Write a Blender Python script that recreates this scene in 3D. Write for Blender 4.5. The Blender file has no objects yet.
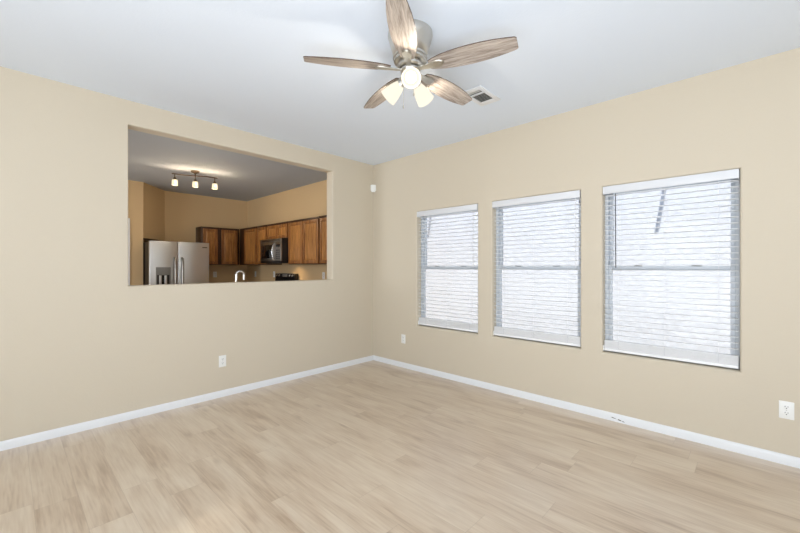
import bpy, bmesh, math, random
from mathutils import Vector, Matrix
random.seed(7)
S = bpy.context.scene
C = S.collection
PI = math.pi
R = math.radians

# ------------------------------------------------------------------ camera, sky, sun, area lights, exposure
cam_d = bpy.data.cameras.new('camera')
cam = bpy.data.objects.new('camera', cam_d); C.objects.link(cam)
cam_d.sensor_width = 36; cam_d.lens = 373.3 * 36 / 800; cam_d.clip_start = 0.05
cam_d.shift_y = 0.0005
cam.location = (3.897, -3.558, 1.31); cam.rotation_euler = (R(90), 0, R(43.53))
S.camera = cam

S.view_settings.view_transform = 'Standard'; S.view_settings.look = 'None'
S.view_settings.gamma = 1; S.view_settings.use_curve_mapping = False
S.view_settings.exposure = 0.3

w = bpy.data.worlds.new('sky'); S.world = w; w.use_nodes = True
wn = w.node_tree.nodes; wl = w.node_tree.links
sky = wn.new('ShaderNodeTexSky'); sky.sky_type = 'NISHITA'; sky.sun_disc = False
sky.sun_elevation = R(60); sky.sun_rotation = R(20); sky.altitude = 300
wl.new(sky.outputs[0], wn['Background'].inputs[0]); wn['Background'].inputs[1].default_value = 0.32

def light(name, kind, loc, energy, color=(1, 1, 1), rot=(0, 0, 0), size=None, sy=None, radius=None, **kw):
    d = bpy.data.lights.new(name, kind); o = bpy.data.objects.new(name, d); C.objects.link(o)
    d.energy = energy; d.color = color; o.location = loc; o.rotation_euler = rot
    if kind == 'AREA':
        d.shape = 'RECTANGLE'; d.size = size; d.size_y = sy or size
    if radius is not None: d.shadow_soft_size = radius
    for k, v in kw.items(): setattr(d, k, v)
    return o
sun = light('sun', 'SUN', (3, -4, 8), 5.2, (1, .98, .97))
sun.rotation_euler = Vector((.30, -1, 1.9)).to_track_quat('Z', 'Y').to_euler()
sun.data.angle = R(.5)
# unseen fill lamps added behind the camera; one bounces off the ceiling
light('rear_fill', 'AREA', (4.0, -6.9, 1.3), 70, (.86, .92, 1), (R(90), 0, 0), 4.0, 2.2)
light('side_fill', 'AREA', (6.5, -4.2, 1.3), 30, (.83, .91, 1), (R(90), 0, R(90)), 3.4, 2.0)
light('ceiling_bounce', 'AREA', (4.2, -4.3, .4), 84, (.82, .895, 1), Vector((-.42, .56, .72)).to_track_quat('-Z', 'Y').to_euler(), 3.0, 2.2, spread=R(140))
light('kitchen_fill', 'AREA', (-1.4, -6.0, 1.6), 56, (.88, .93, 1), (R(90), 0, R(18)), 1.6, 1.2)  # unseen fill lamp added to brighten the kitchen; no window is built

# ------------------------------------------------------------------ materials
def mat(name):
    m = bpy.data.materials.new(name); m.use_nodes = True
    n = m.node_tree.nodes; return m, n, m.node_tree.links, n['Principled BSDF']
def srgb(*c):
    return tuple(((v / 255 + .055) / 1.055) ** 2.4 if v > 10 else v / 255 / 12.92 for v in c) + (1,)
def plain(name, col, rough=.5, metal=0, spec=.5, bump=None, emit=None):
    m, n, l, b = mat(name)
    b.inputs['Base Color'].default_value = srgb(*col); b.inputs['Roughness'].default_value = rough
    b.inputs['Metallic'].default_value = metal; b.inputs['Specular IOR Level'].default_value = spec
    if emit:
        b.inputs['Emission Color'].default_value = srgb(*emit[0]); b.inputs['Emission Strength'].default_value = emit[1]
    if bump:
        t = n.new('ShaderNodeTexCoord'); x = n.new('ShaderNodeTexNoise'); u = n.new('ShaderNodeBump')
        x.inputs['Scale'].default_value = bump[0]; x.inputs['Detail'].default_value = 4
        u.inputs['Strength'].default_value = bump[1]; u.inputs['Distance'].default_value = bump[2]
        l.new(t.outputs['Object'], x.inputs['Vector']); l.new(x.outputs[0], u.inputs['Height']); l.new(u.outputs[0], b.inputs['Normal'])
    return m
def mathn(n, l, op, a, b=None, c=None):
    x = n.new('ShaderNodeMath'); x.operation = op
    for i, v in enumerate((a, b, c)):
        if v is None: continue
        if isinstance(v, (int, float)): x.inputs[i].default_value = v
        else: l.new(v, x.inputs[i])
    return x.outputs[0]
def ramp(n, l, src, stops):
    r = n.new('ShaderNodeValToRGB'); e = r.color_ramp.elements
    while len(e) < len(stops): e.new(.5)
    for k, (p, c) in enumerate(stops): e[k].position = p; e[k].color = c
    l.new(src, r.inputs[0]); return r.outputs[0]
def mixc(n, l, kind, fac, a, b):
    x = n.new('ShaderNodeMix'); x.data_type = 'RGBA'; x.blend_type = kind
    for s, v in ((0, fac), (6, a), (7, b)):
        if isinstance(v, (int, float, tuple)): x.inputs[s].default_value = v
        else: l.new(v, x.inputs[s])
    return x.outputs[2]

def wood(name, dark, light_, axis, rough, scale=1.0, per_object=.0):
    """grain stretched along one object axis"""
    m, n, l, b = mat(name)
    t = n.new('ShaderNodeTexCoord'); mp = n.new('ShaderNodeMapping')
    s = [26 * scale] * 3; s[axis] = 2.0 * scale; mp.inputs['Scale'].default_value = s
    l.new(t.outputs['Object'], mp.inputs[0])
    x = n.new('ShaderNodeTexNoise'); x.inputs['Scale'].default_value = 1; x.inputs['Detail'].default_value = 6; x.inputs['Distortion'].default_value = .6
    l.new(mp.outputs[0], x.inputs['Vector'])
    x2 = n.new('ShaderNodeTexNoise'); x2.inputs['Scale'].default_value = 5; x2.inputs['Detail'].default_value = 3
    l.new(mp.outputs[0], x2.inputs['Vector'])
    f = mathn(n, l, 'ADD', mathn(n, l, 'MULTIPLY', x.outputs[0], .7), mathn(n, l, 'MULTIPLY', x2.outputs[0], .3))
    c = ramp(n, l, f, [(.34, srgb(*dark)), (.66, srgb(*light_))])
    l.new(c, b.inputs['Base Color']); b.inputs['Roughness'].default_value = rough
    return m

M = {}
M['wall'] = plain('beige_wall_paint', (212, 201, 181), .62, spec=.3, bump=(70, .25, .004))
M['kitchen_wall'] = plain('tan_kitchen_paint', (212, 184, 142), .62, spec=.3, bump=(70, .2, .004))
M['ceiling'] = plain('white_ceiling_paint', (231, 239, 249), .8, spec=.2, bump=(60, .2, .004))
M['kitchen_ceiling'] = plain('dimmed_white_kitchen_ceiling', (188, 194, 201), .8, spec=.2, bump=(60, .2, .004))  # ceiling white darkened: the kitchen's dimmer light is put into the colour
M['trim'] = plain('white_trim_paint', (236, 238, 240), .35)
M['vinyl'] = plain('white_vinyl', (208, 213, 218), .4)
M['blind'] = plain('white_blind', (247, 248, 249), .45)
M['valance'] = plain('soft_white_valance', (226, 228, 231), .45)
M['cord'] = plain('blind_cord', (225, 226, 228), .7)
M['wand'] = plain('clear_grey_wand', (70, 72, 78), .25)
M['plastic'] = plain('white_plastic', (242, 242, 238), .35)
M['slot'] = plain('dark_slot', (35, 34, 32), .6)
M['nickel'] = plain('brushed_nickel', (205, 202, 195), .28, 1)
M['bronze'] = plain('dark_bronze', (92, 74, 58), .35, .9)
M['chrome'] = plain('chrome', (236, 237, 238), .2, 1)
M['steel'] = plain('stainless_steel', (214, 215, 216), .33, 1)
M['dark_steel'] = plain('dark_stainless_steel', (156, 152, 146), .3, 1)
M['black'] = plain('black_enamel', (16, 16, 17), .3)
M['charcoal'] = plain('charcoal_side', (52, 54, 58), .45)
M['black_glass'] = plain('black_glass', (10, 10, 11), .06)
M['grey_plastic'] = plain('grey_plastic', (128, 128, 126), .4)
M['oak'] = wood('stained_oak', (92, 54, 22), (176, 118, 62), 2, .38, 1.6)
M['oak_dark'] = wood('stained_oak_edge', (40, 22, 10), (78, 46, 20), 2, .4, 1.6)
M['blade'] = wood('washed_oak_blade', (112, 98, 88), (202, 190, 178), 0, .45, 2.4)
M['blade_edge'] = plain('dark_blade_edge', (84, 66, 52), .5)
M['oak_panel'] = wood('stained_oak_panel', (124, 78, 34), (200, 142, 78), 2, .38, 1.6)
M['counter'] = plain('tan_counter', (170, 150, 125), .3, bump=(120, .05, .001))
M['stucco'] = plain('pale_stucco', (217, 216, 217), .9, spec=.1, bump=(16, .4, .03))
M['gravel'] = plain('pale_gravel', (196, 186, 172), .9, bump=(60, .6, .03))
M['pipe'] = plain('grey_pipe', (150, 152, 158), .5)
M['cavity'] = plain('dark_duct', (92, 92, 88), .7)
M['louver'] = plain('grey_louver', (185, 185, 180), .5)
M['chip'] = plain('chipped_board', (58, 48, 38), .8)

def glass_pane():
    m, n, l, b = mat('window_glass'); n.remove(b)
    out = n['Material Output']; tr = n.new('ShaderNodeBsdfTransparent'); gl = n.new('ShaderNodeBsdfGlossy')
    tr.inputs[0].default_value = (.93, .95, .96, 1); gl.inputs['Roughness'].default_value = .02
    fr = n.new('ShaderNodeFresnel'); fr.inputs[0].default_value = 1.22
    mx = n.new('ShaderNodeMixShader'); l.new(fr.outputs[0], mx.inputs[0]); l.new(tr.outputs[0], mx.inputs[1]); l.new(gl.outputs[0], mx.inputs[2])
    l.new(mx.outputs[0], out.inputs[0]); return m
M['glass'] = glass_pane()
def shade_mat(name, col, emit, strength):
    m, n, l, b = mat(name); n.remove(b); out = n['Material Output']
    d = n.new('ShaderNodeBsdfDiffuse'); t = n.new('ShaderNodeBsdfTranslucent'); e = n.new('ShaderNodeEmission')
    d.inputs[0].default_value = t.inputs[0].default_value = srgb(*col)
    e.inputs[0].default_value = srgb(*emit); e.inputs[1].default_value = strength
    mx = n.new('ShaderNodeMixShader'); mx.inputs[0].default_value = .5
    l.new(d.outputs[0], mx.inputs[1]); l.new(t.outputs[0], mx.inputs[2])
    ad = n.new('ShaderNodeAddShader'); l.new(mx.outputs[0], ad.inputs[0]); l.new(e.outputs[0], ad.inputs[1])
    l.new(ad.outputs[0], out.inputs[0]); return m
M['shade'] = shade_mat('frosted_lit_shade', (66, 62, 55), (255, 246, 226), .85)
M['track_shade'] = shade_mat('lit_track_shade', (66, 60, 50), (255, 234, 196), .95)
M['bulb'] = plain('lit_bulb', (255, 250, 240), .4, emit=((255, 248, 232), 1.6))

def floor_mat():
    m, n, l, b = mat('light_oak_plank_floor')
    t = n.new('ShaderNodeTexCoord'); sp = n.new('ShaderNodeSeparateXYZ'); l.new(t.outputs['Object'], sp.inputs[0])
    x, y = sp.outputs[0], sp.outputs[1]
    W, L_ = .182, 1.22
    yr = mathn(n, l, 'DIVIDE', y, W); row = mathn(n, l, 'FLOOR', yr); fy = mathn(n, l, 'FRACT', yr)
    wn1 = n.new('ShaderNodeTexWhiteNoise'); wn1.noise_dimensions = '1D'; l.new(row, wn1.inputs['W'])
    xr = mathn(n, l, 'ADD', mathn(n, l, 'DIVIDE', x, L_), wn1.outputs[0]); col = mathn(n, l, 'FLOOR', xr); fx = mathn(n, l, 'FRACT', xr)
    cb = n.new('ShaderNodeCombineXYZ'); l.new(row, cb.inputs[0]); l.new(col, cb.inputs[1])
    wn2 = n.new('ShaderNodeTexWhiteNoise'); wn2.noise_dimensions = '2D'; l.new(cb.outputs[0], wn2.inputs['Vector'])
    rnd = wn2.outputs[0]
    # seams
    ey = mathn(n, l, 'MINIMUM', fy, mathn(n, l, 'SUBTRACT', 1, fy)); ex = mathn(n, l, 'MINIMUM', fx, mathn(n, l, 'SUBTRACT', 1, fx))
    sy = mathn(n, l, 'LESS_THAN', mathn(n, l, 'MULTIPLY', ey, W), .0012); sx = mathn(n, l, 'LESS_THAN', mathn(n, l, 'MULTIPLY', ex, L_), .0014)
    seam = mathn(n, l, 'MAXIMUM', sx, sy)
    # grain: stretched along x, shifted per plank
    cv = n.new('ShaderNodeCombineXYZ'); l.new(mathn(n, l, 'MULTIPLY', x, 1.8), cv.inputs[0]); l.new(mathn(n, l, 'MULTIPLY', y, 10), cv.inputs[1]); l.new(mathn(n, l, 'MULTIPLY', rnd, 37), cv.inputs[2])
    g1 = n.new('ShaderNodeTexNoise'); g1.inputs['Scale'].default_value = 1; g1.inputs['Detail'].default_value = 3; g1.inputs['Distortion'].default_value = .5; l.new(cv.outputs[0], g1.inputs['Vector'])
    cv2 = n.new('ShaderNodeCombineXYZ'); l.new(mathn(n, l, 'MULTIPLY', x, 5), cv2.inputs[0]); l.new(mathn(n, l, 'MULTIPLY', y, 85), cv2.inputs[1]); l.new(mathn(n, l, 'MULTIPLY', rnd, 53), cv2.inputs[2])
    g2 = n.new('ShaderNodeTexNoise'); g2.inputs['Scale'].default_value = 1; g2.inputs['Detail'].default_value = 4; l.new(cv2.outputs[0], g2.inputs['Vector'])
    # knots
    cv3 = n.new('ShaderNodeCombineXYZ'); l.new(mathn(n, l, 'MULTIPLY', x, 2.6), cv3.inputs[0]); l.new(mathn(n, l, 'MULTIPLY', y, 6.5), cv3.inputs[1]); l.new(mathn(n, l, 'MULTIPLY', rnd, 9), cv3.inputs[2])
    vo = n.new('ShaderNodeTexVoronoi'); vo.inputs['Scale'].default_value = .8; l.new(cv3.outputs[0], vo.inputs['Vector'])
    knot = mathn(n, l, 'LESS_THAN', vo.outputs['Distance'], .05)
    kn = ramp(n, l, vo.outputs['Distance'], [(.0, (1, 1, 1, 1)), (.16, (0, 0, 0, 1))])
    f = mathn(n, l, 'ADD', mathn(n, l, 'MULTIPLY', g1.outputs[0], .60), mathn(n, l, 'MULTIPLY', g2.outputs[0], .40))
    f = mathn(n, l, 'ADD', f, mathn(n, l, 'MULTIPLY', mathn(n, l, 'SUBTRACT', rnd, .5), .12))
    c = ramp(n, l, f, [(.28, srgb(180, 154, 126)), (.46, srgb(209, 188, 163)), (.64, srgb(224, 207, 184))])
    c = mixc(n, l, 'MIX', mathn(n, l, 'MULTIPLY', kn, .35), c, srgb(140, 106, 76))
    c = mixc(n, l, 'MIX', mathn(n, l, 'MULTIPLY', seam, .25), c, srgb(134, 108, 82))
    l.new(c, b.inputs['Base Color'])
    b.inputs['Coat Weight'].default_value = .8; b.inputs['Coat Roughness'].default_value = .33; b.inputs['Coat IOR'].default_value = 1.65
    l.new(mathn(n, l, 'ADD', .28, mathn(n, l, 'MULTIPLY', g2.outputs[0], .12)), b.inputs['Roughness'])
    u = n.new('ShaderNodeBump'); u.inputs['Strength'].default_value = .12; u.inputs['Distance'].default_value = .002
    l.new(mathn(n, l, 'SUBTRACT', g2.outputs[0], mathn(n, l, 'MULTIPLY', seam, 1.0)), u.inputs['Height']); l.new(u.outputs[0], b.inputs['Normal'])
    return m
M['floor'] = floor_mat()

# ------------------------------------------------------------------ mesh helpers
def add_box(bm, x0, x1, y0, y1, z0, z1, bevel=0, mx=None, seg=2):
    r = bmesh.ops.create_cube(bm, size=1); vs = r['verts']
    for v in vs:
        v.co = Vector(((x0 + x1) / 2 + v.co.x * abs(x1 - x0), (y0 + y1) / 2 + v.co.y * abs(y1 - y0), (z0 + z1) / 2 + v.co.z * abs(z1 - z0)))
    if bevel:
        es = {e for v in vs for e in v.link_edges}
        g = bmesh.ops.bevel(bm, geom=list(es), offset=bevel, segments=seg, affect='EDGES', profile=.5, clamp_overlap=True)
        vs = list({v for f in g['faces'] for v in f.verts} | {v for v in vs if v.is_valid})
    if mx is not None:
        bmesh.ops.transform(bm, matrix=mx, verts=vs)
    return bm
def box(*a, **k): return add_box(bmesh.new(), *a, **k)
def add_lathe(bm, prof, seg=40, mx=None, close=False):
    rings = []
    for r, z in prof:
        if r < 1e-6: rings.append([bm.verts.new((0, 0, z))])
        else: rings.append([bm.verts.new((r * math.cos(2 * PI * k / seg), r * math.sin(2 * PI * k / seg), z)) for k in range(seg)])
    for a, b in zip(rings, rings[1:]):
        for k in range(seg):
            k2 = (k + 1) % seg
            if len(a) == 1 and len(b) == 1: continue
            if len(a) == 1: bm.faces.new((a[0], b[k2], b[k]))
            elif len(b) == 1: bm.faces.new((a[k], a[k2], b[0]))
            else: bm.faces.new((a[k], a[k2], b[k2], b[k]))
    if mx is not None: bmesh.ops.transform(bm, matrix=mx, verts=[v for rg in rings for v in rg])
    return bm
def lathe(prof, seg=40, mx=None): return add_lathe(bmesh.new(), prof, seg, mx)
def add_tube(bm, pts, rad, seg=10):
    pts = [Vector(p) for p in pts]; rings = []; up = None
    for i, p in enumerate(pts):
        t = (pts[min(i + 1, len(pts) - 1)] - pts[max(i - 1, 0)]).normalized()
        if up is None:
            up = Vector((0, 0, 1)) if abs(t.z) < .9 else Vector((1, 0, 0))
        a = t.cross(up).normalized(); up = a.cross(t).normalized()
        r = rad[i] if isinstance(rad, (list, tuple)) else rad
        rings.append([bm.verts.new(p + a * r * math.cos(2 * PI * k / seg) + up * r * math.sin(2 * PI * k / seg)) for k in range(seg)])
    for a, b in zip(rings, rings[1:]):
        for k in range(seg): bm.faces.new((a[k], a[(k + 1) % seg], b[(k + 1) % seg], b[k]))
    bm.faces.new(rings[0]); bm.faces.new(rings[-1]); return bm
def tube(*a, **k): return add_tube(bmesh.new(), *a, **k)
def add_prism(bm, pts, z0, z1, mx=None):
    a = [bm.verts.new((x, y, z0)) for x, y in pts]; b = [bm.verts.new((x, y, z1)) for x, y in pts]; n = len(pts)
    bm.faces.new(a); bm.faces.new(b)
    for k in range(n): bm.faces.new((a[k], a[(k + 1) % n], b[(k + 1) % n], b[k]))
    if mx is not None: bmesh.ops.transform(bm, matrix=mx, verts=a + b)
    return bm
def part(name, bm, m, parent=None, smooth=35, label=None):
    bmesh.ops.recalc_face_normals(bm, faces=bm.faces)
    me = bpy.data.meshes.new(name)
    for f in bm.faces: f.smooth = bool(smooth)
    if smooth:
        for e in bm.edges:
            if len(e.link_faces) == 2 and e.calc_face_angle(0) > R(smooth): e.smooth = False
    bm.to_mesh(me); bm.free()
    ms = m if isinstance(m, (list, tuple)) else [m]
    for k in ms: me.materials.append(k)
    o = bpy.data.objects.new(name, me); C.objects.link(o)
    if parent is not None: o.parent = parent
    if label: o['label'] = label
    return o
def tag(o, label, cat, group=None):
    o['label'] = label; o['category'] = cat
    if group: o['group'] = group
    return o
def thing(name, label, cat, loc=(0, 0, 0), rotz=0, group=None):
    o = bpy.data.objects.new(name, None); C.objects.link(o); o.location = loc; o.rotation_euler = (0, 0, rotz)
    o.empty_display_size = .1
    return tag(o, label, cat, group)
def struct(name, bm, m, parent=None, smooth=35):
    o = part(name, bm, m, parent, smooth)
    if parent is None: o['kind'] = 'structure'
    return o
def kids(o): return [c for c in bpy.data.objects if c.parent == o]
def dup(o, parent=None):
    c = o.copy(); C.objects.link(c); c.parent = parent
    for k in kids(o): dup(k, c)
    return c
def holed_wall(us, vs, holes, depth, to, bevel=.012):
    """slab of wall on a (u, v) grid with cells left open; to(u, v, d) gives the place"""
    bm = bmesh.new(); V = {}
    def vt(i, j, k):
        if (i, j, k) not in V: V[i, j, k] = bm.verts.new(to(us[i], vs[j], depth * k))
        return V[i, j, k]
    nu, nv = len(us) - 1, len(vs) - 1
    solid = lambda i, j: 0 <= i < nu and 0 <= j < nv and (i, j) not in holes
    for i in range(nu):
        for j in range(nv):
            if not solid(i, j): continue
            for k in (0, 1): bm.faces.new((vt(i, j, k), vt(i + 1, j, k), vt(i + 1, j + 1, k), vt(i, j + 1, k)))
            for (di, dj), (a, b) in {(-1, 0): ((i, j), (i, j + 1)), (1, 0): ((i + 1, j), (i + 1, j + 1)), (0, -1): ((i, j), (i + 1, j)), (0, 1): ((i, j + 1), (i + 1, j + 1))}.items():
                if not solid(i + di, j + dj): bm.faces.new((vt(*a, 0), vt(*b, 0), vt(*b, 1), vt(*a, 1)))
    bmesh.ops.recalc_face_normals(bm, faces=bm.faces)
    es = []
    for (i, j) in holes:
        for a, b in (((i, j), (i, j + 1)), ((i + 1, j), (i + 1, j + 1)), ((i, j), (i + 1, j)), ((i, j + 1), (i + 1, j + 1))):
            for k in (0, 1):
                if (*a, k) in V and (*b, k) in V:
                    e = bm.edges.get((V[*a, k], V[*b, k]))
                    if e: es.append(e)
    if bevel: bmesh.ops.bevel(bm, geom=list(set(es)), offset=bevel, segments=4, affect='EDGES', profile=.5)
    return bm

# ------------------------------------------------------------------ the room shell
H = 2.74
XE, YE = 6.6, -7.0          # side wall and rear wall behind the camera
KX, KY = -4.13, .05         # kitchen back wall and kitchen right wall
WZ0, WZ1 = .568, 2.006
WIN = [(.805, 1.69), (1.868, 2.757), (2.938, 3.822)]
OPY0, OPY1, OPZ0, OPZ1 = -2.84, -.697, 1.146, 2.533
WT = .14
struct('floor', box(KX - .15, XE + .15, YE - .15, .15, -.12, 0), M['floor'])
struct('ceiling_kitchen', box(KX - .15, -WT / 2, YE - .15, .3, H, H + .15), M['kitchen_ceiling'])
struct('ceiling', box(-WT / 2, XE + .15, YE - .15, .3, H, H + .15), M['ceiling'])
us = [0.0]
for a, b in WIN: us += [a, b]
us.append(XE)
struct('wall_right', holed_wall(us, [0, WZ0, WZ1, H], {(1, 1), (3, 1), (5, 1)}, .16, lambda u, v, d: (u, d, v), .018), M['wall'])
struct('wall_left', holed_wall([YE, OPY0, OPY1, 0.0], [0, OPZ0, OPZ1, H], {(1, 1)}, WT, lambda u, v, d: (-d, u, v), .012), M['wall'])
struct('wall_rear', box(-WT, XE, YE - .12, YE, 0, H), M['wall'])
struct('wall_side', box(XE, XE + .12, YE - .12, .16, 0, H), M['wall'])
# kitchen shell
struct('wall_kitchen_right', box(KX, -WT, KY, KY + .12, 0, H), M['kitchen_wall'])
struct('wall_kitchen_back', box(KX - .12, KX, YE, KY + .12, 0, H), M['kitchen_wall'])
struct('wall_kitchen_rear', box(KX, -WT, YE - .12, YE, 0, H), M['kitchen_wall'])
NX, NY = -3.572, -1.978     # stub wall left of the refrigerator
struct('wall_kitchen_stub', holed_wall([YE, -3.07, -2.23, NY], [0, 2.04, H], {(1, 0)}, .12, lambda u, v, d: (NX - d, u, v), 0), M['kitchen_wall'])
bm = bmesh.new(); add_prism(bm, [(NX - .02, NY + .005), (KX, -1.52), (KX, NY + .005)], 1.80, H)
struct('wall_kitchen_angled', bm, M['kitchen_wall'])
# door in the stub wall: only the edge of its casing shows
d1 = struct('door_1', box(NX - .06, NX - .02, -3.05, -2.25, .01, 2.03), M['trim'])
bm = bmesh.new()
add_box(bm, NX, NX + .018, -3.15, -3.07, 0, 2.04); add_box(bm, NX, NX + .018, -2.23, -2.165, 0, 2.11); add_box(bm, NX, NX + .018, -3.15, -2.23, 2.04, 2.11)
struct('door_casing', bm, M['trim'], d1)
part('door_knob', lathe([(0, 0), (.026, .0), (.026, .006), (.012, .012), (.012, .03), (.027, .045), (.02, .06), (0, .064)], 20, Matrix.Translation((NX - .02, -2.32, .95)) @ Matrix.Rotation(R(90), 4, 'Y')), M['nickel'], d1)

def baseboard(name, p0, p1, nrm):
    prof = [(0, 0), (.013, 0), (.013, .048), (.009, .060), (.004, .066), (0, .066)]
    bm = bmesh.new(); p0 = Vector(p0); p1 = Vector(p1); nn = Vector(nrm)
    a = [bm.verts.new(p0 + nn * d + Vector((0, 0, z))) for d, z in prof]; b = [bm.verts.new(p1 + nn * d + Vector((0, 0, z))) for d, z in prof]
    n = len(prof); bm.faces.new(a); bm.faces.new(b)
    for k in range(n): bm.faces.new((a[k], a[(k + 1) % n], b[(k + 1) % n], b[k]))
    return struct(name, bm, M['trim'])
baseboard('baseboard_left', (0, YE, 0), (0, 0, 0), (1, 0, 0))
bbr = baseboard('baseboard_right', (.013, 0, 0), (XE, 0, 0), (0, -1, 0))
baseboard('baseboard_side', (XE, YE, 0), (XE, -.013, 0), (-1, 0, 0))
baseboard('baseboard_rear', (.013, YE, 0), (XE - .013, YE, 0), (0, 1, 0))
bm = bmesh.new()
for x, z, l_, h_ in ((3.030, .028, .045, .006), (3.075, .021, .034, .010), (3.102, .016, .022, .006)):
    add_prism(bm, [(x - l_ / 2, z + .002), (x - l_ / 5, z + h_ / 2 + .002), (x + l_ / 2, z - .003), (x + l_ / 6, z - h_ / 2)], 0, .0012, Matrix.Translation((0, -.0128, 0)) @ Matrix.Rotation(R(90), 4, 'X'))
part('paint_chip', bm, M['chip'], bbr)

# ------------------------------------------------------------------ windows with blinds
def window(n, x0, x1):
    z0, z1 = WZ0, WZ1; zm = 1.296; y0, y1 = .085, .15
    bm = bmesh.new(); f = .025
    add_box(bm, x0, x0 + f, y0, y1, z0, z1, .003); add_box(bm, x1 - f, x1, y0, y1, z0, z1, .003)
    add_box(bm, x0 + f, x1 - f, y0, y1, z1 - f, z1, .003); add_box(bm, x0 + f, x1 - f, y0, y1, z0, z0 + f, .003)
    r = struct('window_%d' % n, bm, M['vinyl'])
    s = .028
    def sash(name, za, zb, ya, yb):
        bm = bmesh.new(); a, b = x0 + f, x1 - f
        add_box(bm, a, a + s, ya, yb, za, zb, .003); add_box(bm, b - s, b, ya, yb, za, zb, .003)
        add_box(bm, a + s, b - s, ya, yb, zb - s, zb, .003); add_box(bm, a + s, b - s, ya, yb, za, za + s, .003)
        o = part(name, bm, M['vinyl'], r)
        part('pane', box(a + s, b - s, (ya + yb) / 2 - .002, (ya + yb) / 2 + .002, za + s, zb - s), M['glass'], o, 0)
        return o
    sash('upper_sash', zm - .015, z1 - f, .122, .148)
    lo = sash('lower_sash', z0 + f, zm + .02, .092, .118)
    for t in (.28, .72):
        xx = x0 + (x1 - x0) * t
        part('sash_lock', box(xx - .03, xx + .03, .088, .112, zm + .02, zm + .032, .003), M['grey_plastic'], lo)
    part('window_sill', box(x0, x1, .019, .086, z0 - .004, z0 + .002, .001), M['wall'], r)
for n, (a, b) in enumerate(WIN): window(n + 1, a, b)

def window_blind(x0, x1, label, wand_t):
    x0 += .004; x1 -= .004
    xc = (x0 + x1) / 2; hw = (x1 - x0) / 2
    r = thing('window_blind', label, 'window blind', (xc, .056, WZ0 + .010), 0, 'white blinds in the three windows')
    zt = WZ1 - r.location.z - .002
    bm = bmesh.new(); add_box(bm, -hw, hw, -.058, -.049, zt - .066, zt, .003)
    add_box(bm, -hw, -hw + .006, -.049, .026, zt - .066, zt, 0); add_box(bm, hw - .006, hw, -.049, .026, zt - .066, zt, 0)
    part('valance', bm, M['valance'], r)
    part('headrail', box(-hw + .008, hw - .008, -.024, .026, zt - .048, zt - .004, .002), M['blind'], r)
    bm = bmesh.new(); pitch = .0432; z = zt - .075; zs = .094
    k = 0
    while z > zs + .012:
        for yy0, yy1, dz in ((-.025, 0, 0), (0, .025, 0)):
            pass
        add_prism(bm, [(-.025, -.0014), (-.012, .0008), (0, .0016), (.012, .0008), (.025, -.0014), (.025, .0012), (.012, .0034), (0, .0042), (-.012, .0034), (-.025, .0012)], -hw + .004, hw - .004,
                  Matrix.Translation((0, 0, z)) @ Matrix.Rotation(R(-3), 4, 'X') @ Matrix(((0, 0, 1, 0), (1, 0, 0, 0), (0, 1, 0, 0), (0, 0, 0, 1))))
        z -= pitch; k += 1
    for k in range(8):  # slats gathered on the bottom rail
        zz = .030 + k * .0082
        add_box(bm, -hw + .004, hw - .004, -.025, .025, zz, zz + .0062, .001, seg=1)
    part('slats', bm, M['blind'], r)
    part('bottom_rail', box(-hw + .004, hw - .004, -.026, .026, .004, .028, .004), M['blind'], r)
    for t in (-.74, 0, .74) if hw > .3 else (-.7, .7):
        bm = bmesh.new()
        for yy in (-.0275, .0275): add_box(bm, t * hw - .0012, t * hw + .0012, yy - .0008, yy + .0008, .028, zt - .066)
        part('ladder_cord', bm, M['cord'], r, 0)
    wx = -hw + wand_t * 2 * hw
    o = part('tilt_wand', tube([(wx, -.033, zt - .068), (wx + .002, -.034, zt - .4), (wx + .003, -.034, zt - .70)], .004, 8), M['wand'] if wand_t < .2 else M['cord'], r)
    # hold-down tab on the left end of the rail
    part('end_bracket', box(-hw - .004, -hw + .003, -.03, .02, 0, .05, .002), M['plastic'], r)
    return r
window_blind(*WIN[0], 'white slat blind in the narrow-looking window nearest the room corner', .93)
window_blind(*WIN[1], 'white slat blind in the middle window of the row', .95)
window_blind(*WIN[2], 'white slat blind in the largest-looking window, with dark tilt wand at its left', .105)

# ------------------------------------------------------------------ outside
struct('wall_outside', box(-7, 9, 2.0, 2.2, -.3, 4.6), M['stucco'])
struct('floor_outside', box(-7, 9, .16, 2.0, -.35, -.15), M['gravel'])
for x, z, l_, dx in ((3.12, 2.42, .36, 0), (-.57, 2.30, .22, 0)):  # pipes added for the diagonal shadows they cast on the outside wall
    o = tag(part('shadow_pipe', tube([(x, 2.0, z), (x, 2.0 - l_, z)], .022, 12), M['pipe']),
        'grey pipe added to throw a shadow streak on the pale outside wall, seen through the %s window' % ('right' if x > 0 else 'left'), 'pipe')

# ------------------------------------------------------------------ ceiling fan
FX, FY, BZ = 2.37, -1.86, 2.518 - H
fan = thing('ceiling_fan', 'five-blade nickel ceiling fan with washed oak blades and three lit glass shades', 'ceiling fan', (FX, FY, H))
part('motor_housing', lathe([(0, 0), (.131, 0), (.136, -.006), (.136, -.03), (.133, -.036), (.133, -.040), (.130, -.048), (.116, -.10), (.106, -.135), (.100, -.142), (.100, -.147), (.105, -.150), (.105, -.158), (.096, -.162),
                              (.096, -.167), (.100, -.170), (.100, -.178), (.090, -.184), (.06, -.186), (0, -.186)], 56), M['nickel'], fan)
part('flywheel', lathe([(0, -.186), (.074, -.186), (.076, -.192), (.076, -.210), (.068, -.218), (0, -.218)], 48), M['nickel'], fan)
part('light_fitter', lathe([(0, -.218), (.05, -.218), (.060, -.226), (.060, -.234), (.056, -.240), (.054, -.245), (.058, -.252), (.053, -.266), (.032, -.278), (.012, -.284), (0, -.285)], 40), M['nickel'], fan)
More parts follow.
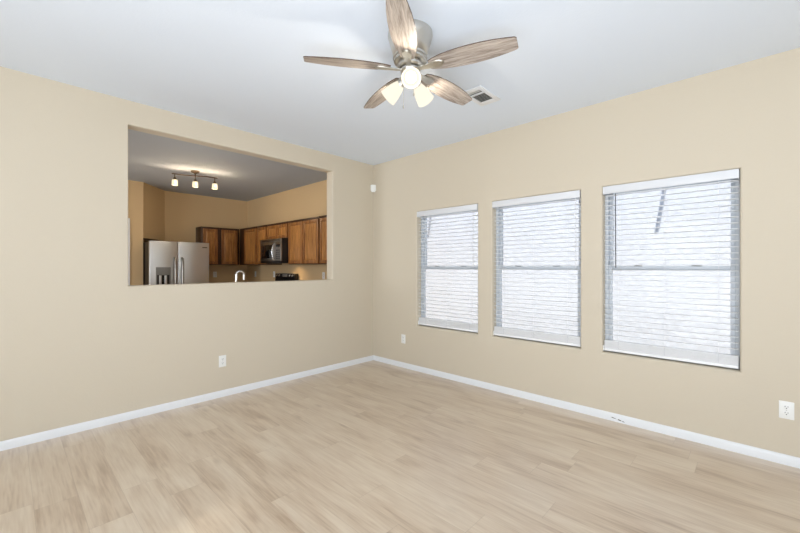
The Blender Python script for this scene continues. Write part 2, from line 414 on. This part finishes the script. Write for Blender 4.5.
def blade_outline():
    top = [(.125, .032), (.16, .046), (.21, .059), (.28, .068), (.36, .072), (.44, .070), (.52, .063), (.58, .053), (.622, .045), (.632, .036)]
    return top + [(x, -y) for x, y in reversed(top)]
def make_blade():
    bm = bmesh.new(); o = blade_outline()
    add_prism(bm, o, -.003, .003)
    bm.faces.ensure_lookup_table()
    for f in bm.faces: f.material_index = 0 if abs(f.normal.z) > .9 else 0
    bmesh.ops.recalc_face_normals(bm, faces=bm.faces)
    for f in bm.faces: f.material_index = 0 if abs(f.normal.z) > .5 else 1
    b = part('blade', bm, [M['blade'], M['blade_edge']], fan, 0)
    bm = bmesh.new()
    add_prism(bm, [(.05, .016), (.10, .013), (.13, .02), (.165, .029), (.195, .027), (.213, .013), (.217, 0), (.213, -.013), (.195, -.027), (.165, -.029), (.13, -.02), (.10, -.013), (.05, -.016)], -.011, -.0035)
    bmesh.ops.bevel(bm, geom=[e for e in bm.edges if all(v.co.z < -.01 for v in e.verts)], offset=.004, segments=2, affect='EDGES')
    for x, y in ((.15, .013), (.15, -.013), (.19, 0)):
        add_lathe(bm, [(0, -.0135), (.004, -.0125), (.005, -.0105), (0, -.0105)], 10, Matrix.Translation((x, y, 0)))
    part('blade_iron', bm, M['nickel'], b)
    return b
b0 = make_blade()
for k in range(5):
    b = b0 if k == 0 else dup(b0, fan)
    b.location = (0, 0, BZ); b.rotation_euler = Matrix.Rotation(R(18 + 72 * k), 3, 'Z').to_euler()
    b.rotation_euler = (Matrix.Rotation(R(18 + 72 * k), 3, 'Z') @ Matrix.Rotation(R(-12), 3, 'X')).to_euler()
def make_shade():
    s = part('lamp_shade', lathe([(.022, 0), (.026, .004), (.036, .03), (.045, .065), (.050, .098), (.0515, .108), (.0495, .108), (.047, .096), (.042, .065), (.033, .03), (.023, .006)], 32), M['shade'], fan, 60)
    part('bulb', lathe([(0, .0), (.014, .002), (.014, .03), (.026, .055), (.030, .072), (.027, .088), (.017, .099), (0, .103)], 24), M['bulb'], s, 80)
    bm = lathe([(0, -.02), (.017, -.02), (.024, -.008), (.025, .004), (.0, .004)], 24)
    add_tube(bm, [(0, 0, -.018), (0, 0, -.035)], .009)
    part('lamp_holder', bm, M['nickel'], s)
    return s
s0 = make_shade()
for k, a in enumerate((-46, 94, 192)):
    s = s0 if k == 0 else dup(s0, fan)
    dv = Vector((math.cos(R(a)) * math.cos(R(33)), math.sin(R(a)) * math.cos(R(33)), -math.sin(R(33))))
    s.location = Vector((0, 0, -.252)) + dv * .078
    s.scale = (1.1, 1.1, 1.1)
    s.rotation_euler = dv.to_track_quat('Z', 'Y').to_euler()
    p = Vector((FX, FY, H)) + Vector(s.location) + dv * .126
    light('fan_bulb_light', 'POINT', p, 3.2, (1, .92, .80), radius=.015)
for a, l_ in ((200, .15), (-20, .10)):
    px_, py_ = .045 * math.cos(R(a)), .045 * math.sin(R(a))
    c = part('pull_chain', tube([(px_, py_, -.25), (px_, py_, -.28 - l_)], .0014, 6), M['nickel'], fan)
    part('chain_fob', lathe([(0, 0), (.003, -.003), (.0045, -.012), (.004, -.022), (0, -.025)], 12, Matrix.Translation((px_, py_, -.28 - l_))), M['nickel'], c)

# ------------------------------------------------------------------ ceiling vent
vt = thing('ceiling_vent', 'square white ceiling vent with grey louvers beside a fan blade tip', 'air vent', (2.238, -.828, H))
bm = bmesh.new(); hx, hy = .095, .165
add_box(bm, -hx, -.058, -hy, hy, -.010, 0, .003); add_box(bm, .058, hx, -hy, hy, -.010, 0, .003)
add_box(bm, -.058, .058, -hy, -.118, -.010, 0, .003); add_box(bm, -.058, .058, .098, hy, -.010, 0, .003); add_box(bm, -.058, .058, -.066, -.048, -.010, 0, .003)
part('frame', bm, M['trim'], vt)
part('duct_opening', box(-.06, .06, -.12, .10, -.0025, -.0005), M['cavity'], vt, 0)
for k in range(7):
    y = -.04 + k * .0215
    part('louver', box(-.057, .057, -.0075, .0075, -.0008, .0008, mx=Matrix.Translation((0, y, -.0075)) @ Matrix.Rotation(R(35), 4, 'X')), M['louver'], vt, 0)
part('louver', box(-.057, .057, -.0085, .0085, -.0008, .0008, mx=Matrix.Translation((0, -.105, -.0075)) @ Matrix.Rotation(R(-35), 4, 'X')), M['louver'], vt, 0)

# ------------------------------------------------------------------ motion detector in the corner
md = thing('motion_detector', 'small white motion detector mounted high in the room corner', 'motion detector', (0, 0, 2.408))
a45 = Matrix.Rotation(R(-45), 4, 'Z')
bm = bmesh.new(); add_prism(bm, [(.002, -.002), (.002, -.055), (.018, -.060), (.060, -.018), (.055, -.002)], -.038, .05)
bmesh.ops.bevel(bm, geom=[e for e in bm.edges if abs(e.verts[0].co.z - e.verts[1].co.z) < 1e-5], offset=.005, segments=2, affect='EDGES')
part('case', bm, M['plastic'], md)
bm = bmesh.new(); add_prism(bm, [(.020, -.058), (.058, -.020), (.040, -.018), (.018, -.040)], -.052, -.036)
part('lens', bm, M['plastic'], md)

# ------------------------------------------------------------------ wall outlets
def outlet(loc, rotz, label, kind='duplex', group=None):
    r = thing('wall_outlet', label, 'outlet', loc, rotz, group)      # faces local -y
    part('cover_plate', box(-.036, .036, -.006, 0, -.058, .058, .003), M['plastic'], r)
    if kind == 'duplex':
        for z in (-.020, .020):
            bm = bmesh.new(); add_prism(bm, [(.017 * math.cos(t) if abs(math.cos(t)) < .96 else .0165 * math.copysign(1, math.cos(t)), max(-.0135, min(.0135, .017 * math.sin(t)))) for t in [2 * PI * k / 24 for k in range(24)]], 0, .0085, Matrix.Translation((0, 0, z)) @ Matrix.Rotation(R(90), 4, 'X'))
            f = part('receptacle', bm, M['plastic'], r)
            bm = bmesh.new()
            add_box(bm, -.0080, -.0055, -.0092, -.008, z, z + .009); add_box(bm, .0055, .0080, -.0092, -.008, z + .001, z + .008)
            add_lathe(bm, [(0, 0), (.0032, 0), (.0032, .0012), (0, .0012)], 12, Matrix.Translation((0, -.008, z - .0065)) @ Matrix.Rotation(R(90), 4, 'X'))
            part('slot', bm, M['slot'], f, 0)
        part('screw', lathe([(0, 0), (.003, 0), (.003, .001), (0, .0015)], 12, Matrix.Translation((0, -.006, 0)) @ Matrix.Rotation(R(90), 4, 'X')), M['nickel'], r)
    else:
        f = part('switch', box(-.0165, .0165, -.0075, -.005, -.033, .033, .001), M['plastic'], r)
        part('toggle', box(-.004, .004, -.016, -.007, -.010, .010, .002), M['grey_plastic'], f)
    return r
outlet((4.050, 0, .361), 0, 'white duplex outlet on window wall at the far right above the baseboard')
outlet((.580, 0, .372), 0, 'white outlet below left of the window nearest the corner')
outlet((0, -2.06, .359), R(90), 'white outlet on the left wall below the kitchen opening')
outlet((KX, -.62, 1.155), R(90), 'outlet on kitchen back wall between refrigerator and faucet')
outlet((-3.73, KY, 1.158), 0, 'outlet on kitchen wall just right of the faucet')
outlet((-2.93, KY, 1.165), 0, 'tall white outlet on kitchen wall directly left of the stove')
outlet((-1.27, KY, 1.165), 0, 'white outlet at right end of kitchen wall beside opening edge')

# ------------------------------------------------------------------ kitchen wall cabinets (local: face -y, back at y = 0)
CD = .30
def add_door_mesh(bm, x0, x1, z0, z1, y):
    """raised panel door, front at y - .02"""
    f = .052
    add_box(bm, x0, x0 + f, y - .02, y, z0, z1, .003); add_box(bm, x1 - f, x1, y - .02, y, z0, z1, .003)
    add_box(bm, x0 + f, x1 - f, y - .02, y, z1 - f, z1, .003); add_box(bm, x0 + f, x1 - f, y - .02, y, z0, z0 + f, .003)
def panel_mesh(x0, x1, z0, z1, y):
    f = .052; bm = bmesh.new(); x0 += f - .004; x1 -= f - .004; z0 += f - .004; z1 -= f - .004
    b = .028; v = []
    for (xa, xb, za, zb, yy) in ((x0, x1, z0, z1, y - .004), (x0, x1, z0, z1, y - .008), (x0 + b, x1 - b, z0 + b, z1 - b, y - .016)):
        v.append([bm.verts.new(p) for p in ((xa, yy, za), (xb, yy, za), (xb, yy, zb), (xa, yy, zb))])
    bm.faces.new(v[0]); bm.faces.new(v[2])
    for a, c in zip(v, v[1:]):
        for k in range(4): bm.faces.new((a[k], a[(k + 1) % 4], c[(k + 1) % 4], c[k]))
    return bm
def wall_cabinet(loc, rotz, width, z0, z1, doors, label, ends=0):
    r = thing('wall_cabinet', label, 'kitchen cabinet', (loc[0], loc[1], z0), rotz, 'oak wall cabinets in the kitchen')
    h = z1 - z0
    bm = box(.0005, width - .0005, -CD, 0, 0, h, .002)
    add_box(bm, .0005, width - .0005, -CD - .006, 0, h - .028, h + .002, .004)      # top moulding
    part('body', bm, M['oak_dark'], r)
    for (a, b) in doors:
        bm = bmesh.new(); add_door_mesh(bm, a, b, .012, h - .036, -CD)
        d = part('door', bm, M['oak'], r)
        part('panel', panel_mesh(a, b, .012, h - .036, -CD), M['oak_panel'], d, 0)
    return r
CZ0, CZ1 = 1.352, 2.088
# right kitchen wall, cabinets from the corner towards the opening
ky = KY
wall_cabinet((-3.80, ky), 0, .775, CZ0, CZ1, [(.235, .755)], 'oak wall cabinet in the kitchen corner with one wide door right of a filler')
wall_cabinet((-3.023, ky), 0, .397, CZ0, CZ1, [(.016, .380)], 'oak wall cabinet with one door directly left of the microwave')
wall_cabinet((-2.624, ky), 0, .758, 1.800, CZ1, [(.016, .373), (.385, .742)], 'short two-door oak cabinet above the microwave')
wall_cabinet((-1.864, ky), 0, .920, CZ0, CZ1, [(.018, .455), (.468, .902)], 'tall two-door oak cabinet directly right of the microwave')
wall_cabinet((-.942, ky), 0, .780, CZ0, CZ1, [(.018, .384), (.396, .762)], 'oak cabinet at right end partly hidden by the opening edge')
# back wall
wall_cabinet((KX, -.985), R(90), .735, CZ0, CZ1, [(.030, .300), (.375, .690)], 'dark two-door oak cabinet on the back wall beside the refrigerator')
# ------------------------------------------------------------------ microwave
mw = thing('microwave', 'stainless over-range microwave with dark window under the short cabinet', 'microwave', (-2.612, KY, 1.376))
W_ = .748; D_ = .42; Hm = .422
part('body', box(0, W_, -D_, 0, 0, Hm, .004), M['black'], mw)
dr = part('door', box(.003, W_ * .73, -D_ - .022, -D_, .035, Hm - .055, .006), M['dark_steel'], mw)
part('window', box(.06, W_ * .62, -D_ - .025, -D_ - .02, .085, Hm - .105, .004), M['black_glass'], dr)
hx_ = W_ * .695
part('handle', tube([(hx_, -D_ - .02, .05), (hx_, -D_ - .045, .075), (hx_ - .004, -D_ - .058, .13), (hx_ - .006, -D_ - .062, .19), (hx_ - .004, -D_ - .058, .25), (hx_, -D_ - .045, .305), (hx_, -D_ - .02, .33)], .011, 12), M['chrome'], dr)
cp = part('control_panel', box(W_ * .735, W_ - .003, -D_ - .022, -D_, .035, Hm - .055, .006), M['dark_steel'], mw)
bm = bmesh.new()
for i in range(3):
    for j in range(5): add_box(bm, W_ * .775 + i * .045, W_ * .775 + i * .045 + .033, -D_ - .0235, -D_ - .02, .07 + j * .034, .07 + j * .034 + .022, 0)
part('keypad', bm, M['charcoal'], cp, 0)
part('display', box(W_ * .77, W_ - .035, -D_ - .0245, -D_ - .02, .275, .318, .002), M['black_glass'], cp)
bm = box(.003, W_ - .003, -D_ - .018, -D_, Hm - .052, Hm - .004, .004)
vg = part('vent_grille', bm, M['dark_steel'], mw)
bm = bmesh.new()
for k in range(4): add_box(bm, .05, W_ - .05, -D_ - .0195, -D_ - .015, Hm - .045 + k * .009, Hm - .041 + k * .009)
part('vent_slot', bm, M['black'], vg, 0)
part('bottom_trim', box(.003, W_ - .003, -D_ - .018, -D_, .004, .032, .004), M['black'], mw)
light('cooktop_lamp', 'SPOT', (-2.02, -.22, 1.365), 5, (1, .72, .40), (R(25), 0, 0), radius=.05, spot_size=R(130), spot_blend=.9)

# ------------------------------------------------------------------ stove
st = thing('stove', 'black kitchen stove with knobbed back panel under the microwave', 'stove', (-2.75, KY, 0))
part('body', box(0, .75, -.66, -.02, .06, .905, .006), M['dark_steel'], st)
part('plinth', box(.02, .73, -.62, -.04, 0, .06), M['black'], st)
ct = part('cooktop', box(-.004, .754, -.67, -.02, .905, .918, .004), M['black_glass'], st)
for x, y, r_ in ((.2, -.2, .085), (.55, -.2, .1), (.2, -.48, .1), (.55, -.48, .085)):
    part('burner', lathe([(r_, 0), (r_ + .006, .004), (r_ + .012, 0)], 32, Matrix.Translation((x, y, .918))), M['charcoal'], ct)
dd = part('oven_door', box(.01, .74, -.695, -.66, .22, .80, .008), M['dark_steel'], st)
part('oven_window', box(.13, .62, -.698, -.69, .36, .64, .004), M['black_glass'], dd)
part('oven_handle', tube([(.06, -.695, .74), (.06, -.735, .745), (.69, -.735, .745), (.69, -.695, .74)], .011), M['chrome'], dd)
part('storage_drawer', box(.01, .74, -.69, -.66, .07, .21, .006), M['dark_steel'], st)
bm = bmesh.new(); add_prism(bm, [(-.095, .918), (-.080, 1.175), (-.066, 1.188), (-.04, 1.188), (-.02, 1.19), (-.02, .918)], .02, .73, Matrix(((0, 0, 1, 0), (1, 0, 0, 0), (0, 1, 0, 0), (0, 0, 0, 1))))
bg = part('back_panel', bm, M['black'], st)
for x in (.10, .19, .56, .65):
    part('knob', lathe([(0, 0), (.024, 0), (.022, .02), (.008, .024), (0, .024)], 20, Matrix.Translation((x, -.082, 1.150)) @ Matrix.Rotation(R(86), 4, 'X')), M['chrome'], bg)
part('clock_display', box(.29, .46, -.088, -.072, 1.13, 1.178, .003), M['grey_plastic'], bg)

# ------------------------------------------------------------------ refrigerator (local: front faces +x)
FRX, FY0, FY1, FH = -3.20, -1.968, -1.058, 1.738
fr = thing('refrigerator', 'stainless side-by-side refrigerator with dispenser and two vertical bar handles', 'refrigerator', (FRX, FY0, 0))
fw = FY1 - FY0; sp = .412
part('cabinet', box(-.68, -.075, .006, fw - .006, .02, FH - .012, .006), M['black'], fr)
part('kick_plate', box(-.60, -.06, .02, fw - .02, 0, .05), M['charcoal'], fr)
def fdoor(name, y0, y1):
    return part(name, box(-.073, 0, y0, y1, .055, FH, .008, seg=3), M['steel'], fr)
ld = fdoor('freezer_door', 0, sp - .004); rd = fdoor('fridge_door', sp + .004, fw)
for d, yy in ((ld, sp - .052), (rd, sp + .058)):
    part('handle', tube([(0, yy, .52), (.035, yy, .535), (.052, yy, .58), (.056, yy, 1.0), (.052, yy, 1.40), (.035, yy, 1.445), (0, yy, 1.46)], .019, 12), M['dark_steel'], d)
bm = bmesh.new(); a, b, z0, z1 = .085, .300, .82, 1.305
add_box(bm, .0, .006, a, b, z1 - .13, z1, .002); add_box(bm, 0, .006, a, a + .018, z0, z1 - .13, .002); add_box(bm, 0, .006, b - .018, b, z0, z1 - .13, .002); add_box(bm, 0, .006, a, b, z0 - .03, z0, .002)
dp = part('dispenser', bm, M['grey_plastic'], ld)
part('dispenser_recess', box(.0003, .002, a + .018, b - .018, z0, z1 - .13), M['black'], dp, 0)
bm = bmesh.new()
for yy in (a + .06, (a + b) / 2 + .03): add_box(bm, .002, .012, yy - .016, yy + .020, .90, z1 - .135, .004)
part('paddle', bm, M['steel'], dp)
part('badge', box(0, .0015, fw - .115, fw - .035, FH - .093, FH - .078), M['charcoal'], rd, 0)

# ------------------------------------------------------------------ sink counter and faucet behind the half wall
sc = thing('kitchen_counter', 'tan kitchen counter behind the half wall carrying the gooseneck faucet', 'counter', (-WT, 0, 0))
part('base_body', box(-.60, -.002, -2.75, -.75, .0, .875), M['oak'], sc)
part('countertop', box(-.63, -.001, -2.78, -.72, .875, .915, .006), M['counter'], sc)
part('sink', box(-.52, -.32, -2.1, -1.5, .9155, .918, .001), M['steel'], sc)
fc = thing('faucet', 'chrome gooseneck faucet rising behind the kitchen half wall', 'faucet', (-.41, -1.748, .918))
part('base', lathe([(0, 0), (.028, 0), (.028, .006), (.018, .012), (.017, .05), (0, .05)], 24), M['chrome'], fc)
pts = [(0, 0, .04), (0, 0, .26)] + [(0, .043 - .043 * math.cos(PI * k / 12), .296 + .043 * math.sin(PI * k / 12)) for k in range(13)] + [(0, .086, .24)]
part('spout', tube(pts, .0135, 14), M['chrome'], fc)
part('lever', tube([(0, 0, .05), (.02, 0, .06), (.08, 0, .09)], [.01, .008, .005], 10), M['chrome'], fc)

# ------------------------------------------------------------------ track light
tl = thing('track_light', 'dark bronze bar light with three lit glass shades on the kitchen ceiling', 'ceiling light', (-2.165, -1.62, H), R(-16))
part('canopy', lathe([(0, 0), (.062, 0), (.064, -.006), (.058, -.016), (.045, -.026), (.022, -.032), (.018, -.04), (0, -.04)], 32), M['bronze'], tl)
part('stem', tube([(0, 0, -.03), (0, 0, -.075)], .009), M['bronze'], tl)
part('bar', tube([(0, -.30, -.070), (0, -.15, -.076), (0, 0, -.070), (0, .15, -.064), (0, .30, -.070)], .008, 10), M['bronze'], tl)
def make_track_lamp():
    a = part('lamp_arm', tube([(0, 0, 0), (0, 0, -.06)], .006, 8), M['bronze'], tl)
    part('socket_cup', lathe([(0, -.055), (.016, -.055), (.024, -.068), (.026, -.09), (.02, -.094), (0, -.094)], 20), M['bronze'], a)
    bm = bmesh.new()
    pr = [(.033, -.088), (.037, -.094), (.041, -.165), (.038, -.168), (.034, -.168), (.031, -.096)]
    add_lathe(bm, pr, 20)
    part('glass_shade', bm, M['track_shade'], a, 60)
    part('bulb', lathe([(0, -.094), (.010, -.096), (.016, -.12), (.012, -.14), (0, -.145)], 16), M['bulb'], a, 80)
    return a
t0 = make_track_lamp()
for k, y in enumerate((-.262, 0, .262)):
    a = t0 if k == 0 else dup(t0, tl)
    a.location = (0, y, -.07)
    p = Matrix.Rotation(R(-16), 3, 'Z') @ Vector((0, y, 0)) + Vector((-2.165, -1.62, H - .07))
    light('track_bulb_light', 'POINT', p + Vector((0, 0, -.175)), 5.0, (1, .80, .55), radius=.02)
    light('track_uplight', 'POINT', p + Vector((.048, 0, -.125)), 2.0, (1, .80, .55), radius=.012)
